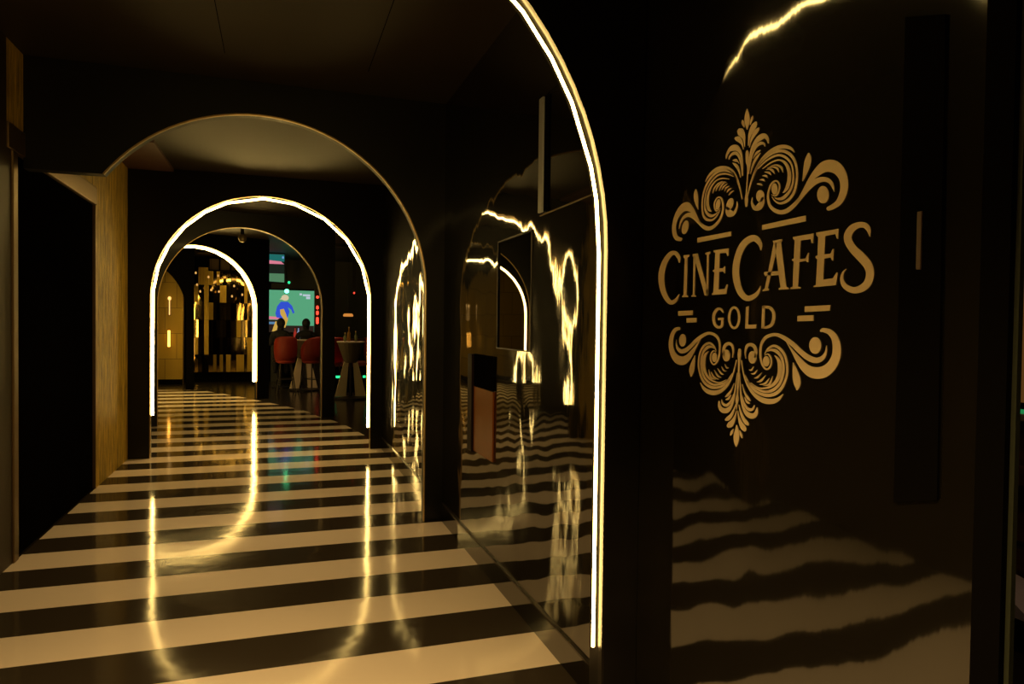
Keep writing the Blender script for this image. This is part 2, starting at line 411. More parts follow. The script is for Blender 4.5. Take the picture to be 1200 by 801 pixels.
emblem = thing('wall_emblem', 'pale gold scrollwork emblem with lettering on the glossy black panel', 'sign', (PXW, 1.55, 1.14))
def epart(name, bm, label=None):
    o = obj(name, bm, m_logo, emblem); o.matrix_parent_inverse = Matrix.Translation(emblem.location).inverted()
    if label: o['label'] = label
    return o
top_center = [[(93, 42, 2), (93, 75, 24), (93, 115, 35), (92, 150, 22), (92, 182, 2)],
              [(88, 694, 14), (88, 650, 20), (89, 600, 8), (95, 500, 5), (96, 430, 6), (94, 400, 18), (94, 340, 20), (93, 320, 3)]]
top_side = [[(130, 88, 2), (127, 105, 13), (118, 130, 11), (112, 152, 1)],
 [(152, 138, 20), (138, 160, 34), (122, 190, 28), (108, 228, 16), (100, 290, 2)],
 [(172, 174, 12), (155, 192, 24), (135, 222, 20), (118, 258, 10), (107, 302, 2)],
 [(235, 275, 4), (229, 245, 20), (207, 224, 34), (175, 240, 34), (147, 270, 22), (122, 320, 13), (106, 400, 6), (98, 480, 2)],
 [(212, 296, 2), (206, 278, 14), (186, 273, 20), (158, 290, 16), (135, 330, 11), (116, 395, 8), (103, 480, 3)],
 [(182, 320, 4), (160, 336, 15), (142, 358, 5), (132, 378, 1)],
 [(182, 338, 2), (160, 366, 13), (140, 400, 14), (125, 440, 8), (115, 482, 1)],
 [(92, 640, 5), (112, 560, 9), (142, 470, 12), (185, 392, 16), (240, 335, 20), (300, 302, 25), (350, 297, 26), (388, 310, 18), (410, 335, 3)],
 [(128, 525, 2), (158, 440, 8), (208, 378, 14), (270, 335, 18), (330, 325, 20), (380, 348, 20), (412, 392, 17), (426, 450, 14), (426, 520, 13), (408, 600, 15), (370, 652, 17), (320, 676, 15), (282, 662, 9), (258, 630, 3)],
 [(165, 445, 3), (225, 388, 9), (295, 354, 14), (350, 368, 16), (388, 410, 12), (402, 470, 10), (400, 540, 12), (374, 600, 16), (333, 640, 20), (298, 646, 13), (276, 636, 2)],
 [(195, 445, 2), (255, 402, 8), (308, 386, 10), (350, 408, 18), (374, 460, 22), (375, 520, 24), (362, 568, 22), (345, 595, 12), (332, 606, 2)],
 [(255, 618, 3), (285, 625, 9), (306, 592, 9), (310, 552, 10), (290, 526, 10), (262, 538, 10), (242, 575, 11), (233, 640, 14), (252, 700, 20), (300, 733, 27), (350, 730, 29), (400, 695, 25), (450, 640, 20), (500, 580, 24), (550, 532, 34), (600, 515, 32), (640, 524, 28), (664, 552, 20), (678, 600, 2)],
 [(415, 680, 2), (462, 605, 9), (515, 522, 28), (562, 468, 50), (610, 432, 72), (660, 426, 84), (705, 450, 76), (736, 500, 60), (745, 560, 52), (733, 620, 46), (706, 670, 38), (668, 698, 32), (640, 711, 28)],
 [(506, 338, 5), (506, 365, 32), (497, 410, 42), (482, 470, 26), (465, 528, 1)],
 [(128, 635, 2), (126, 675, 14), (145, 708, 28), (172, 700, 40), (192, 670, 34), (200, 645, 20)],
 [(332, 470, 1), (322, 437, 13), (290, 420, 10), (250, 424, 1)], [(305, 468, 1), (294, 442, 13), (262, 432, 9), (228, 440, 1)],
 [(278, 480, 1), (262, 456, 15), (240, 446, 8), (218, 452, 1)], [(255, 488, 1), (238, 471, 14), (210, 466, 2)],
 [(232, 508, 1), (218, 492, 13), (194, 492, 2)], [(212, 530, 1), (198, 518, 13), (176, 520, 2)], [(195, 558, 2), (180, 548, 13), (158, 545, 2)]]
top_ell = [(602, 618, 39, 58), (181, 628, 27, 41), (277, 580, 20, 38)]
bot_center = [[(18, 792, 2), (18, 762, 26), (20, 722, 34), (22, 682, 18), (20, 655, 2)],
 [(40, 184, 14), (38, 215, 20), (37, 250, 14), (35, 300, 10), (30, 400, 9), (26, 455, 7), (24, 495, 18), (21, 530, 8), (20, 560, 2)]]
bot_side = [[(55, 738, 4), (48, 715, 13), (39, 688, 1)],
 [(72, 685, 22), (60, 668, 30), (45, 640, 20), (33, 600, 8), (28, 565, 1)],
 [(93, 653, 12), (80, 640, 22), (60, 610, 17), (45, 570, 10), (35, 528, 2)],
 [(150, 545, 4), (142, 583, 24), (120, 599, 34), (90, 588, 28), (66, 555, 16), (52, 500, 11), (44, 420, 6), (40, 330, 2)],
 [(132, 530, 2), (124, 552, 13), (105, 560, 18), (85, 548, 14), (66, 515, 9), (53, 468, 2)],
 [(107, 505, 4), (90, 485, 14), (70, 450, 8), (55, 400, 2)], [(103, 522, 5), (86, 510, 13), (70, 480, 2)],
 [(50, 250, 5), (68, 350, 7), (98, 420, 13), (140, 472, 22), (190, 502, 32), (240, 508, 32), (280, 494, 22), (312, 462, 2)],
 [(72, 340, 2), (108, 410, 9), (150, 450, 15), (210, 470, 20), (265, 458, 20), (305, 420, 17), (331, 360, 13), (338, 300, 13), (327, 232, 14), (300, 186, 16), (260, 161, 16), (226, 172, 12), (205, 195, 7), (196, 214, 2)],
 [(78, 368, 2), (128, 418, 9), (190, 446, 14), (240, 440, 18), (285, 405, 17), (308, 350, 15), (315, 290, 13), (300, 228, 16), (266, 192, 20), (236, 186, 13), (212, 196, 2)],
 [(108, 390, 2), (160, 424, 8), (220, 420, 14), (263, 390, 20), (288, 340, 24), (292, 282, 26), (281, 246, 18), (258, 220, 2)],
 [(196, 220, 3), (218, 212, 7), (236, 240, 9), (234, 285, 9), (208, 307, 10), (182, 278, 10), (170, 220, 12), (176, 150, 14), (206, 106, 19), (260, 90, 20), (310, 106, 24), (370, 148, 29), (420, 196, 30), (470, 235, 34), (520, 251, 34), (560, 234, 26), (580, 200, 12), (584, 158, 2)],
 [(332, 135, 2), (370, 192, 14), (410, 250, 34), (450, 298, 52), (500, 327, 70), (560, 325, 72), (610, 290, 62), (642, 232, 54), (648, 170, 50), (635, 112, 42), (603, 74, 34), (565, 62, 26), (552, 66, 18)],
 [(375, 265, 2), (385, 310, 26), (395, 360, 44), (401, 400, 40), (400, 434, 10)],
 [(78, 240, 3), (75, 200, 9), (86, 162, 17), (110, 152, 20), (134, 168, 20), (142, 202, 18), (136, 232, 10)],
 [(98, 308, 1), (112, 312, 9), (127, 290, 1)], [(110, 334, 1), (130, 334, 9), (150, 310, 1)], [(130, 362, 1), (150, 357, 11), (178, 328, 1)],
 [(146, 386, 1), (172, 379, 13), (202, 345, 1)], [(162, 402, 1), (200, 395, 13), (226, 362, 1)], [(186, 410, 1), (226, 400, 13), (246, 350, 1)]]
bot_ell = [(513, 158, 37, 52), (120, 232, 25, 39), (206, 257, 20, 33)]
for nm, cf, cen, sd, el in (('scroll_ornament', cA, top_center, top_side, top_ell), ('scroll_ornament', cC, bot_center, bot_side, bot_ell)):
    bm = bmesh.new()
    for p in cen: S(bm, p, cf)
    for p in sd: S(bm, p, cf); S(bm, p, cf, True)
    for e_ in el: add_poly(bm, ell(*e_), cf); add_poly(bm, ell(*e_), cf, True)
    epart(nm, bm, 'upper scrollwork crest with a leaf spire' if cf is cA else 'lower scrollwork hanging to a leaf point')
def letter(strokes=(), polys=(), cf=cE, ring=None):
    bm = bmesh.new()
    for s_ in strokes: S(bm, s_, cf)
    for p_ in polys: add_poly(bm, p_, cf)
    if ring:
        cx, cy, rx_, ry_, w_ = ring; n = 40
        def w(u, v, d): Y, Z = onwall(*cf((u, v))); return wallpt(Y, Z, d)
        A = [bm.verts.new(w(cx+(rx_)*math.cos(2*PI*k/n), cy+ry_*math.sin(2*PI*k/n), .0016)) for k in range(n)]
        B = [bm.verts.new(w(cx+(rx_-w_)*math.cos(2*PI*k/n), cy+(ry_-w_*.95)*math.sin(2*PI*k/n), .0016)) for k in range(n)]
        for k in range(n): bm.faces.new((A[k], A[(k+1) % n], B[(k+1) % n], B[k]))
    return epart('letter', bm)
letter([[(163, 350, 3), (160, 318, 20), (138, 291, 24), (110, 297, 26), (78, 340, 30), (58, 400, 34), (55, 460, 34), (66, 520, 32), (90, 570, 28), (115, 590, 26), (142, 575, 18), (163, 540, 2)]])
letter(polys=[[(190, 305), (225, 300), (222, 312), (213, 318), (208, 545), (216, 550), (216, 558), (182, 558), (182, 551), (190, 545), (197, 325), (190, 318)]])
letter(polys=[[(250, 310), (262, 314), (256, 545), (264, 549), (264, 555), (237, 555), (237, 549), (246, 545)],
              [(245, 298), (274, 293), (337, 520), (337, 548), (318, 548), (258, 330), (245, 312)],
              [(322, 290), (350, 282), (350, 294), (342, 300), (337, 548), (327, 540), (332, 302), (322, 300)]])
letter(polys=[[(372, 275), (462, 263), (462, 305), (455, 310), (450, 290), (408, 293), (406, 385), (430, 382), (438, 370), (441, 372), (441, 412), (437, 414), (430, 402), (404, 405), (400, 512), (440, 508), (452, 480), (457, 485), (448, 538), (362, 544), (362, 536), (370, 530), (377, 408), (367, 402), (367, 395), (378, 390), (382, 290), (372, 285)]])
letter([[(658, 275, 3), (654, 238, 24), (630, 207, 36), (600, 203, 38), (555, 235, 38), (522, 300, 38), (507, 380, 40), (510, 450, 40), (530, 520, 38), (560, 558, 34), (590, 564, 32), (625, 545, 24), (646, 518, 12), (655, 490, 2)]])
letter(polys=[[(296, 222), (330, 214), (332, 230), (362, 480), (376, 487), (376, 494), (318, 497), (318, 489), (328, 483), (298, 265)],
              [(288, 224), (306, 222), (304, 262), (252, 488), (258, 492), (258, 502), (222, 506), (224, 498), (236, 490)],
              [(232, 395), (240, 392), (320, 388), (322, 410), (245, 416), (238, 418), (230, 402)],
              [(283, 210), (335, 200), (335, 214), (330, 219), (290, 227), (285, 222)]], cf=cF)
letter(polys=[[(400, 188), (522, 167), (517, 224), (510, 222), (506, 200), (445, 208), (440, 318), (475, 314), (490, 280), (494, 282), (490, 336), (484, 334), (476, 328), (438, 334), (430, 480), (445, 482), (445, 490), (387, 493), (387, 485), (400, 478), (405, 332), (395, 326), (395, 318), (406, 316), (411, 208), (402, 200)]], cf=cF)
letter(polys=[[(537, 162), (668, 140), (665, 200), (658, 196), (650, 170), (590, 182), (585, 290), (622, 285), (635, 258), (640, 260), (636, 328), (630, 325), (622, 308), (584, 314), (578, 438), (635, 430), (658, 395), (663, 400), (652, 470), (522, 482), (522, 475), (536, 470), (544, 320), (534, 310), (534, 300), (545, 296), (550, 190), (538, 178)]], cf=cF)
letter([[(852, 186, 3), (845, 145, 26), (822, 120, 32), (785, 118, 34), (748, 137, 40), (724, 175, 44), (727, 215, 46), (755, 260, 48), (798, 303, 54), (838, 350, 52), (853, 400, 46), (840, 455, 44), (805, 488, 42), (755, 500, 36), (708, 478, 30), (688, 440, 20), (693, 400, 11), (713, 375, 2)]], cf=cF)
letter([[(430, 650, 8), (415, 630, 13), (395, 630, 15), (376, 655, 16), (371, 690, 16), (380, 724, 16), (400, 740, 15), (420, 732, 14), (425, 700, 14)]], [[(398, 683), (432, 681), (432, 695), (398, 697)]])
letter(ring=(497, 682, 38, 69, 15))
letter(polys=[[(568, 618), (584, 612), (580, 725), (630, 722), (628, 746), (564, 748)]])
letter([[(228, 599, 14), (262, 601, 16), (284, 625, 17), (288, 660, 18), (276, 700, 17), (248, 717, 15), (225, 718, 12)]], [[(220, 592), (236, 590), (232, 722), (216, 724)]], cf=cF)
for cf, p_ in ((cE, [(273, 200), (478, 160), (478, 188), (273, 228)]), (cF, [(219, 118), (476, 62), (476, 96), (219, 147)]), (cE, [(157, 642), (244, 638), (244, 666), (157, 670)]),
               (cE, [(208, 685), (268, 683), (268, 710), (208, 712)]), (cF, [(470, 595), (620, 587), (616, 620), (470, 627)]), (cF, [(428, 650), (521, 646), (521, 680), (427, 682)])):
    bm = bmesh.new(); add_poly(bm, p_, cf); epart('accent_bar', bm)

# ---------------------------------------------------------------- far end: gold wall and mirror mosaic
struct('wall_far', bx(-5.0, -2.12, 18.1, 18.3, 0, ZC), m_goldwall, 'gold block wall at the far left end')
struct('baseboard_far', bx(-5.0, -2.12, 18.06, 18.1, 0, .12), m_black, 'dark skirting of the gold wall')
struct('wall_mosaic', bx(-2.15, -.15, 18.72, 18.8, 0, ZC), m_black)
m_tile = [principled('bronze_mirror', (.36, .25, .08), .04, metal=1), principled('gold_mirror', (.27, .175, .028), .3, metal=1), principled('black_mirror', (.05, .035, .015), .05, metal=1)]
mos = thing('mirror_mosaic', 'wall covering of upright bronze and black mirror tiles seen through the farthest arches', 'mirror', (-1.1, 18.66, .25))
x = -.99
cols = []
while x < .68:
    wd = random.choice((.07, .1, .13)); cols.append((x, wd)); x += wd+.004
bm = bmesh.new()
for ci, (x, wd) in enumerate(cols):
    for r in range(6):
        k = random.choices((0, 1, 2), (5, 4, 3))[0]
        z0 = r*.43; tx, tz = random.gauss(0, .002), random.gauss(0, .003)
        d = random.uniform(0, .02); z1 = z0+.425
        f = [(x, -d-tz*wd-tx*.5, z0), (x+wd, -d+tz*wd-tx*.5, z0), (x+wd, -d+tz*wd+tx*.5, z1), (x, -d-tz*wd+tx*.5, z1)]
        A = [bm.verts.new(p) for p in f]; B = [bm.verts.new((p[0], .045, p[2])) for p in f]
        fs = [bm.faces.new(A)]
        for i in range(4): fs.append(bm.faces.new((A[i], A[(i+1) % 4], B[(i+1) % 4], B[i])))
        for q in fs: q.material_index = k
o = obj('mirror_tiles', bm, m_tile[0], mos); o['label'] = 'staggered bronze, gold and black mirror tiles'
for mt in m_tile[1:]: o.data.materials.append(mt)
obj('tile_backing', bx(-.99, .72, .03, .055, -.02, 2.60), m_black, mos)
# dim square recesses above the tiles
t = thing('wall_shelf', 'row of dim brown square niches above the mirror tiles', 'shelf', (-1.1, 18.62, 2.74))
obj('shelf_back', bx(-.5, .5, -.02, .04, 0, .32), principled('niche_brown', (.12, .07, .02), .6), t)
for i in range(5): obj('shelf_divider', bx(-.5+i*.245, -.48+i*.245, -.16, -.02, .02, .30), m_black, t)
obj('shelf_board', bx(-.5, .5, -.16, -.02, 0, .02), m_black, t); obj('shelf_board', bx(-.5, .5, -.16, -.02, .30, .32), m_black, t)
# slim glowing tubes standing in for lights reflected in the gold wall
m_amber = emit('amber_light', (1, .42, .05), 6); m_amber2 = emit('soft_amber', (1, .55, .15), 1.6)
t = thing('reflected_light', 'bright amber upright wall light low on the far gold wall', 'wall light', (-2.41, 18.1, .87), 0, 'wall lights on the gold wall')
obj('light_tube', tube(bmesh.new(), [(0, -.04, .02), (0, -.04, .40)], .028, 8), m_amber, t); obj('back_plate', bx(-.04, .04, -.02, 0, 0, .42, .003), m_bronze, t)
t = thing('reflected_light', 'thin dim wall light above the bright amber one on the far gold wall', 'wall light', (-2.40, 18.1, 1.62), 0, 'wall lights on the gold wall')
obj('light_tube', tube(bmesh.new(), [(0, -.04, .02), (0, -.04, .38)], .012, 8), m_amber2, t); obj('back_plate', bx(-.03, .03, -.02, 0, 0, .42, .003), m_bronze, t)
obj('tube_head', lathe(bmesh.new(), [(.01, .36), (.035, .38), (.035, .43), (.01, .45)], 0, -.04, 12), m_amber2, t)
# glowing bulbs added to stand in for reflected glints on the tiles
m_bulb = emit('glint_glow', (1, .5, .13), .8)
spots = [(-1.80, 2.62), (-1.78, 2.35), (-1.72, 2.2), (-1.55, 2.55), (-1.5, 2.25), (-1.35, 2.6), (-1.3, 2.2), (-1.02, 2.1), (-.98, 2.35), (-.8, 2.15), (-.78, 2.42), (-.62, 2.2)]
proto = None
for i, (x, z) in enumerate(spots):
    if proto is None:
        proto = thing('glint_bulb', 'tiny glowing pendant bulb hanging before the mirror tiles', 'pendant light', (x, 17.7, z), 0, 'pendant bulbs before the mirror tiles')
        obj('bulb', lathe(bmesh.new(), [(.004, -.03), (.018, -.02), (.022, 0), (.014, .02), (.006, .03)], n=10), m_bulb, proto)
        obj('cord', tube(bmesh.new(), [(0, 0, .03), (0, 0, 3.09-z)], .002, 4), m_black, proto)
    else:
        r = dup(proto, (x, 17.7+.09*(i % 6), z), 0)
        for ch in C.objects:
            if ch.parent == r and ch.name.startswith('cord'):
                ch.scale = (1, 1, (3.09-z)/(3.09-spots[0][1])); ch.location = (0, 0, 0)
# security dome
t = thing('dome_camera', 'small round dome camera hanging under the ceiling between the far arches', 'camera', (-.564, 12.6, ZC))
obj('dome_mount', lathe(bmesh.new(), [(.07, 0), (.07, -.03), (.03, -.05), (.03, -.14)], n=16), m_dkmetal, t)
obj('dome', lathe(bmesh.new(), [(.02, -.27), (.055, -.25), (.07, -.21), (.06, -.16), (.03, -.135)], n=18), principled('dome_bronze', (.35, .26, .12), .25, metal=.4), t, True)

# ---------------------------------------------------------------- bar
struct('wall_bar', bx(-.15, 6.5, 18.58, 18.8, 0, ZC), principled('bar_wall', (.03, .028, .02), .6))
struct('wall_bar_right', bx(5.0, 5.2, 4.5, 20, 0, ZC), m_black)
struct('wall_lounge', bx(XR+.03, 5.0, 4.5, 4.6, 0, ZC), m_black)
t = thing('television', 'large television showing a cricketer in blue on a green field behind the bar', 'television', (.25, 18.5, 1.22))
obj('screen_frame', bx(-.67, .67, 0, .06, 0, 1.12, .01), m_black, t)
scr = obj('screen', bx(-.645, .645, -.004, 0, .03, 1.09), emit('pitch_green', (.10, .38, .20), .95), t)
def flat(parts, mat, name, par, y=-.006, dy=.0015):
    bm = bmesh.new()
    for i, p in enumerate(parts): prism(bm, p, lambda u, v, d: (u, d, v), y, y+dy)
    return obj(name, bm, mat, par)
flat([[(-0.640, .03), (-0.065, .03), (-0.065, .34), (-0.640, .34)], [(-0.065, .03), (0.640, .03), (0.640, .2), (-0.065, .2)]], emit('screen_dark', (.05, .03, .02), .5), 'screen_shade', scr)
flat([[(-0.640, .36), (0.005, .345), (0.005, .40), (-0.640, .44)]], emit('banner_pink', (.9, .25, .35), .8), 'score_banner', scr, -.009)
flat([[(-0.465, .23), (-0.295, .23), (-0.295, .29), (-0.465, .29)], [(-0.235, .23), (-0.115, .23), (-0.115, .29), (-0.235, .29)]], emit('banner_blue', (.15, .35, .6), .6), 'score_digits', scr, -.009)
flat([[(-0.265, .40), (-0.015, .36), (0.045, .55), (0.005, .66), (0.085, .60), (0.125, .50), (0.165, .53), (0.105, .70), (0.005, .80), (-0.165, .80), (-0.255, .68), (-0.295, .5)]], emit('jersey_blue', (.04, .10, .75), .8), 'player_jersey', scr, -.012)
flat([ell(-.065, .90, .09, .075, 16), [(-0.195, .86), (-0.085, .84), (0.005, .88), (-0.115, .92)]], emit('cap_pale', (.7, .6, .38), .9), 'player_cap', scr, -.013)
flat([[(-0.185, .60), (-0.095, .62), (-0.045, .5), (0.005, .34), (-0.055, .15), (-0.135, .12), (-0.095, .36), (-0.175, .48)], [(-0.375, .05), (-0.265, .05), (-0.215, .3), (-0.295, .3)]], emit('gold_kit', (.75, .45, .08), .8), 'player_trousers', scr, -.014)
flat([[(0.365, .95), (0.545, .95), (0.545, 1.0), (0.365, 1.0)], [(0.445, .88), (0.545, .88), (0.545, .94), (0.445, .94)], [(0.285, .97), (0.345, .97), (0.345, 1.02), (0.285, 1.02)]], emit('caption_white', (.6, .7, .8), .8), 'screen_caption', scr, -.009)
t = thing('hanging_screen', 'smaller screen hung above the large television, teal and pink bands', 'television', (-.12, 17, 2.40))
obj('screen_frame', bx(-.28, .28, 0, .05, 0, .70, .006), m_black, t)
s2 = obj('screen', bx(-.27, .27, -.004, 0, .02, .68), emit('screen_grey', (.02, .03, .02), .5), t)
flat([[(-.27, .50), (.27, .50), (.27, .66), (-.27, .66)]], emit('teal', (.02, .20, .18), .7), 'picture_band', s2)
flat([[(-.27, .44), (.27, .44), (.24, .46), (.2, .5), (-.27, .54)]], emit('pink', (.85, .25, .35), .8), 'score_banner', s2, -.009)
flat([[(.22, .57), (.26, .57), (.26, .62), (.22, .62)]], emit('blue', (.2, .4, .8), .8), 'score_digits', s2, -.009)
flat([[(-.27, .05), (.27, .02), (.27, .22), (-.27, .22)]], emit('green', (.10, .26, .13), .8), 'reflected_patch', s2)  # green patch painted in for a reflection, not part of the picture
# stage lamps and indicator lights
m_green = emit('green_glow', (.08, 1, .35), 9); m_redg = emit('red_glow', (1, .06, .03), 2.2); m_g2 = emit('green_dim', (.02, .6, .2), 2)
t = thing('spot_lamp', 'bright green stage lamp in front of the television', 'lamp', (.211, 17.5, 2.24), 0, 'green stage lamps')
obj('lens', bmesh_s := lathe(bmesh.new(), [(.01, -.05), (.045, -.03), (.052, 0), (.045, .03), (.01, .05)], n=14), m_green, t)
obj('lamp_body', bx(-.05, .05, .05, .17, -.05, .05, .01), m_dkmetal, t); obj('hanging_rod', tube(bmesh.new(), [(0, .1, .05), (0, .1, .84)], .008, 6), m_dkmetal, t)
t = thing('spot_lamp', 'small green stage lamp just above the bright one', 'lamp', (.26, 17.3, 2.44), 0, 'green stage lamps')
obj('lens', lathe(bmesh.new(), [(.01, -.03), (.028, -.015), (.03, 0), (.028, .015), (.01, .03)], n=12), m_g2, t)
obj('lamp_body', bx(-.03, .03, .04, .1, -.03, .03, .006), m_dkmetal, t); obj('hanging_rod', tube(bmesh.new(), [(0, .07, .03), (0, .07, .64)], .006, 6), m_dkmetal, t)
t = thing('light_column', 'dark upright column with a row of red lights beside the television', 'light fixture', (.91, 17.3, 0))
obj('column', bx(-.07, .07, 0, .12, 0, 2.3, .01), m_dkmetal, t)
for z, r_ in ((2.11, .036), (1.88, .028), (1.85, .034), (1.75, .034), (1.71, .03), (1.60, .034), (1.55, .036), (1.5, .034), (.6, .03)):
    bm = lathe(bmesh.new(), [(.004, -r_), (r_*.8, -r_*.6), (r_, 0), (r_*.8, r_*.6), (.004, r_)], 0, -.02, 12); bmesh.ops.translate(bm, verts=bm.verts, vec=(0, 0, z)); obj('red_light', bm, m_redg, t)
t = thing('exit_lamp', 'tiny red light high in the dark right of the television', 'light fixture', (1.741, 17, 2.22))
obj('lens', lathe(bmesh.new(), [(.004, -.024), (.024, 0), (.004, .024)], n=10), m_redg, t); obj('lamp_body', bx(-.04, .04, .03, .08, -.04, .87), m_dkmetal, t)
t = thing('amber_lamp', 'small amber shaded lamp glowing over the bar table with pale legs', 'lamp', (1.605, 17, 1.69))
obj('lamp_shade', lathe(bmesh.new(), [(.11, -.035), (.12, 0), (.09, .035)], n=18), emit('amber_shade', (.75, .28, .05), .8), t); obj('hanging_rod', tube(bmesh.new(), [(0, 0, .03), (0, 0, 1.4)], .006, 6), m_dkmetal, t)
# low bench with green markers
struct_bench = thing('bar_bench', 'low black bench at the back of the bar with green marker lights', 'bench', (2.4, 15.6, 0))
obj('bench_base', bx(-1.4, 1.4, -.25, .25, 0, .55, .01), m_black, struct_bench); obj('bench_seat', bx(-1.4, 1.4, -.27, .25, .55, .66, .02), principled('bench_red', (.10, .012, .006), .6), struct_bench)
for x, wd in ((-1.16, .05), (-.60, .03), (-.50, .04)):
    obj('marker_light', bx(x-wd, x+wd, -.28, -.26, .31, .36, .004), m_g2, struct_bench)
# tables
def bar_table(label, x, y, rz, ht, rad):
    t = thing('bar_table', label, 'table', (x, y, 0), rz, 'high tables in the bar')
    obj('tabletop', lathe(bmesh.new(), [(rad-.02, ht-.03), (rad, ht-.02), (rad, ht-.005), (rad-.01, ht)], n=28), m_pale, t)
    obj('table_cone', lathe(bmesh.new(), [(.10, ht-.42), (.14, ht-.38), (.26, ht-.03)], n=20), principled('cone_brown', (.10, .075, .045), .6), t)
    for s in (-1, 1):
        bm = bmesh.new()
        pr = [(s*.045, ht-.40), (s*.13, ht-.40), (s*.30, 0.05), (s*.09, .05)]
        prism(bm, pr, lambda u, v, d: (u, d, v), -.03, .03); obj('leg', bm, m_pale, t)
    obj('table_post', tube(bmesh.new(), [(0, 0, .02), (0, 0, ht-.38)], .03, 8), m_dkmetal, t)
    obj('table_base', lathe(bmesh.new(), [(.33, 0), (.33, .03), (.05, .05)], n=24), m_dkmetal, t)
    return t
bar_table('round high table with splayed pale legs and glasses right of the inner arch', 1.38, 14.0, 0, 1.13, .27)
bar_table('round high table half hidden behind the red stools near the television', .56, 15.98, .2, 1.12, .27)
# glassware
def bottle(x, y, z, h_, r_, mat, label, cat='bottle', name='bottle'):
    t = thing(name, label, cat, (x, y, z))
    obj('bottle_body', lathe(bmesh.new(), [(r_*.8, 0), (r_, .01), (r_, h_*.6), (r_*.35, h_*.78), (r_*.35, h_)], n=14), mat, t, False)
    obj('bottle_cap', lathe(bmesh.new(), [(r_*.4, h_), (r_*.4, h_+.02), (r_*.2, h_+.025)], n=10), m_brass, t)
    return t
m_glass = principled('amber_glass', (.35, .2, .05), .1); m_glass2 = principled('clear_green_glass', (.25, .3, .15), .1)
bottle(1.34, 14.0, 1.13, .26, .035, m_glass, 'amber bottle in the middle of the high table with splayed legs')
bottle(1.26, 13.95, 1.13, .15, .03, m_glass2, 'short pale bottle left of the amber one on the high table')
bottle(1.47, 13.98, 1.13, .18, .03, m_glass2, 'pale bottle right of the amber one on the high table')
# stools with bucket shells
def make_stool(label, loc, rz):
    t = thing('bar_stool', label, 'bar stool', loc, rz, 'high stools around the bar tables')
    bm = bmesh.new(); n = 16; rows = []
    for j, z in enumerate((.66, .70, .80, .92, 1.04, 1.16, 1.20)):
        fr = j/6; rr_ = (.15, .20, .225, .235, .24, .235, .225)[j]; row = []
        for k in range(n+1):
            a = math.radians(-30+240*k/n); cut = .16*max(0, (abs(k-n/2)/(n/2))**3)*fr*1.6
            row.append(bm.verts.new((rr_*math.cos(a), -.01-rr_*math.sin(a)*(1+.1*fr), z-cut)))
        rows.append(row)
    for A, B in zip(rows, rows[1:]):
        for k in range(n): bm.faces.new((A[k], A[k+1], B[k+1], B[k]))
    bmesh.ops.solidify(bm, geom=bm.faces[:], thickness=.025)
    obj('backrest', bm, m_red, t, True)
    obj('seat', lathe(bmesh.new(), [(.15, .63), (.20, .66), (.20, .71), (.16, .735)], n=22), m_red, t, True)
    for sx_ in (-1, 1):
        for sy_ in (-1, 1): obj('leg', tube(bmesh.new(), [(sx_*.10, sy_*.10, .65), (sx_*.19, sy_*.19, 0)], .013, 8), m_dkmetal, t)
    r_ = .155; obj('footrest', tube(bmesh.new(), [(-r_, -r_, .3), (r_, -r_, .3), (r_, r_, .3), (-r_, r_, .3), (-r_, -r_, .3)], .009, 6), m_dkmetal, t)
    return t
st = make_stool('red bucket stool on the left, its back to the corridor, below the television', (.17, 15.4, 0), .1)
dup(st, (.70, 15.3, 0), .75, 'red bucket stool on the right beside the rim of the unlit arch')
dup(st, (1.95, 14.6, 0), -1.2, 'dim red stool right of the high table with pale legs')
dup(st, (1.08, 14.75, 0), .4, 'dim red stool behind the left side of the high table with pale legs')
# seated guests
def person(label, loc, rz, s=1):
    t = thing('person', label, 'person', loc, rz)
    V = [(0, 0, .74), (0, -.02, .95), (0, 0, 1.15), (0, .01, 1.25), (0, .02, 1.31), (0, .03, 1.38), (0, .04, 1.46),
         (.11, .02, .74), (.13, .38, .76), (.13, .42, .36), (.13, .50, .31), (-.11, .02, .74), (-.13, .38, .76), (-.13, .42, .36), (-.13, .50, .31),
         (.18, .0, 1.21), (.23, .08, .98), (.14, .32, 1.02), (.11, .40, 1.03), (-.18, .0, 1.21), (-.23, .08, .98), (-.14, .32, 1.02), (-.11, .40, 1.03)]
    E_ = [(0, 1), (1, 2), (2, 3), (3, 4), (4, 5), (5, 6), (0, 7), (7, 8), (8, 9), (9, 10), (0, 11), (11, 12), (12, 13), (13, 14), (3, 15), (15, 16), (16, 17), (17, 18), (3, 19), (19, 20), (20, 21), (21, 22)]
    Rr = [.15, .14, .16, .11, .055, .085, .08, .095, .07, .05, .04, .095, .07, .05, .04, .065, .048, .035, .03, .065, .048, .035, .03]
    me = bpy.data.meshes.new('body'); me.from_pydata(V, E_, []); me.materials.append(m_cloth)
    o = bpy.data.objects.new('body', me); C.objects.link(o); o.parent = t
    md = o.modifiers.new('skin', 'SKIN'); md.use_smooth_shade = True
    for v, r_ in zip(me.skin_vertices[0].data, Rr): v.radius = (r_, r_)
    me.skin_vertices[0].data[0].use_root = True
    o.modifiers.new('sub', 'SUBSURF').render_levels = 2
    hb = bmesh.new(); bmesh.ops.create_uvsphere(hb, u_segments=16, v_segments=10, radius=.105)
    for v in hb.verts: v.co = Vector((v.co.x*.9, v.co.y-.02, v.co.z*1.1+1.48)); 
    obj('hair', hb, m_cloth, t, True)
    return t
person('person in dark clothes with short hair seated left before the television, facing it', (.08, 16.75, .0), 0)
person('person in dark clothes seated right before the television, head against the lit screen', (.64, 16.95, .0), 0)
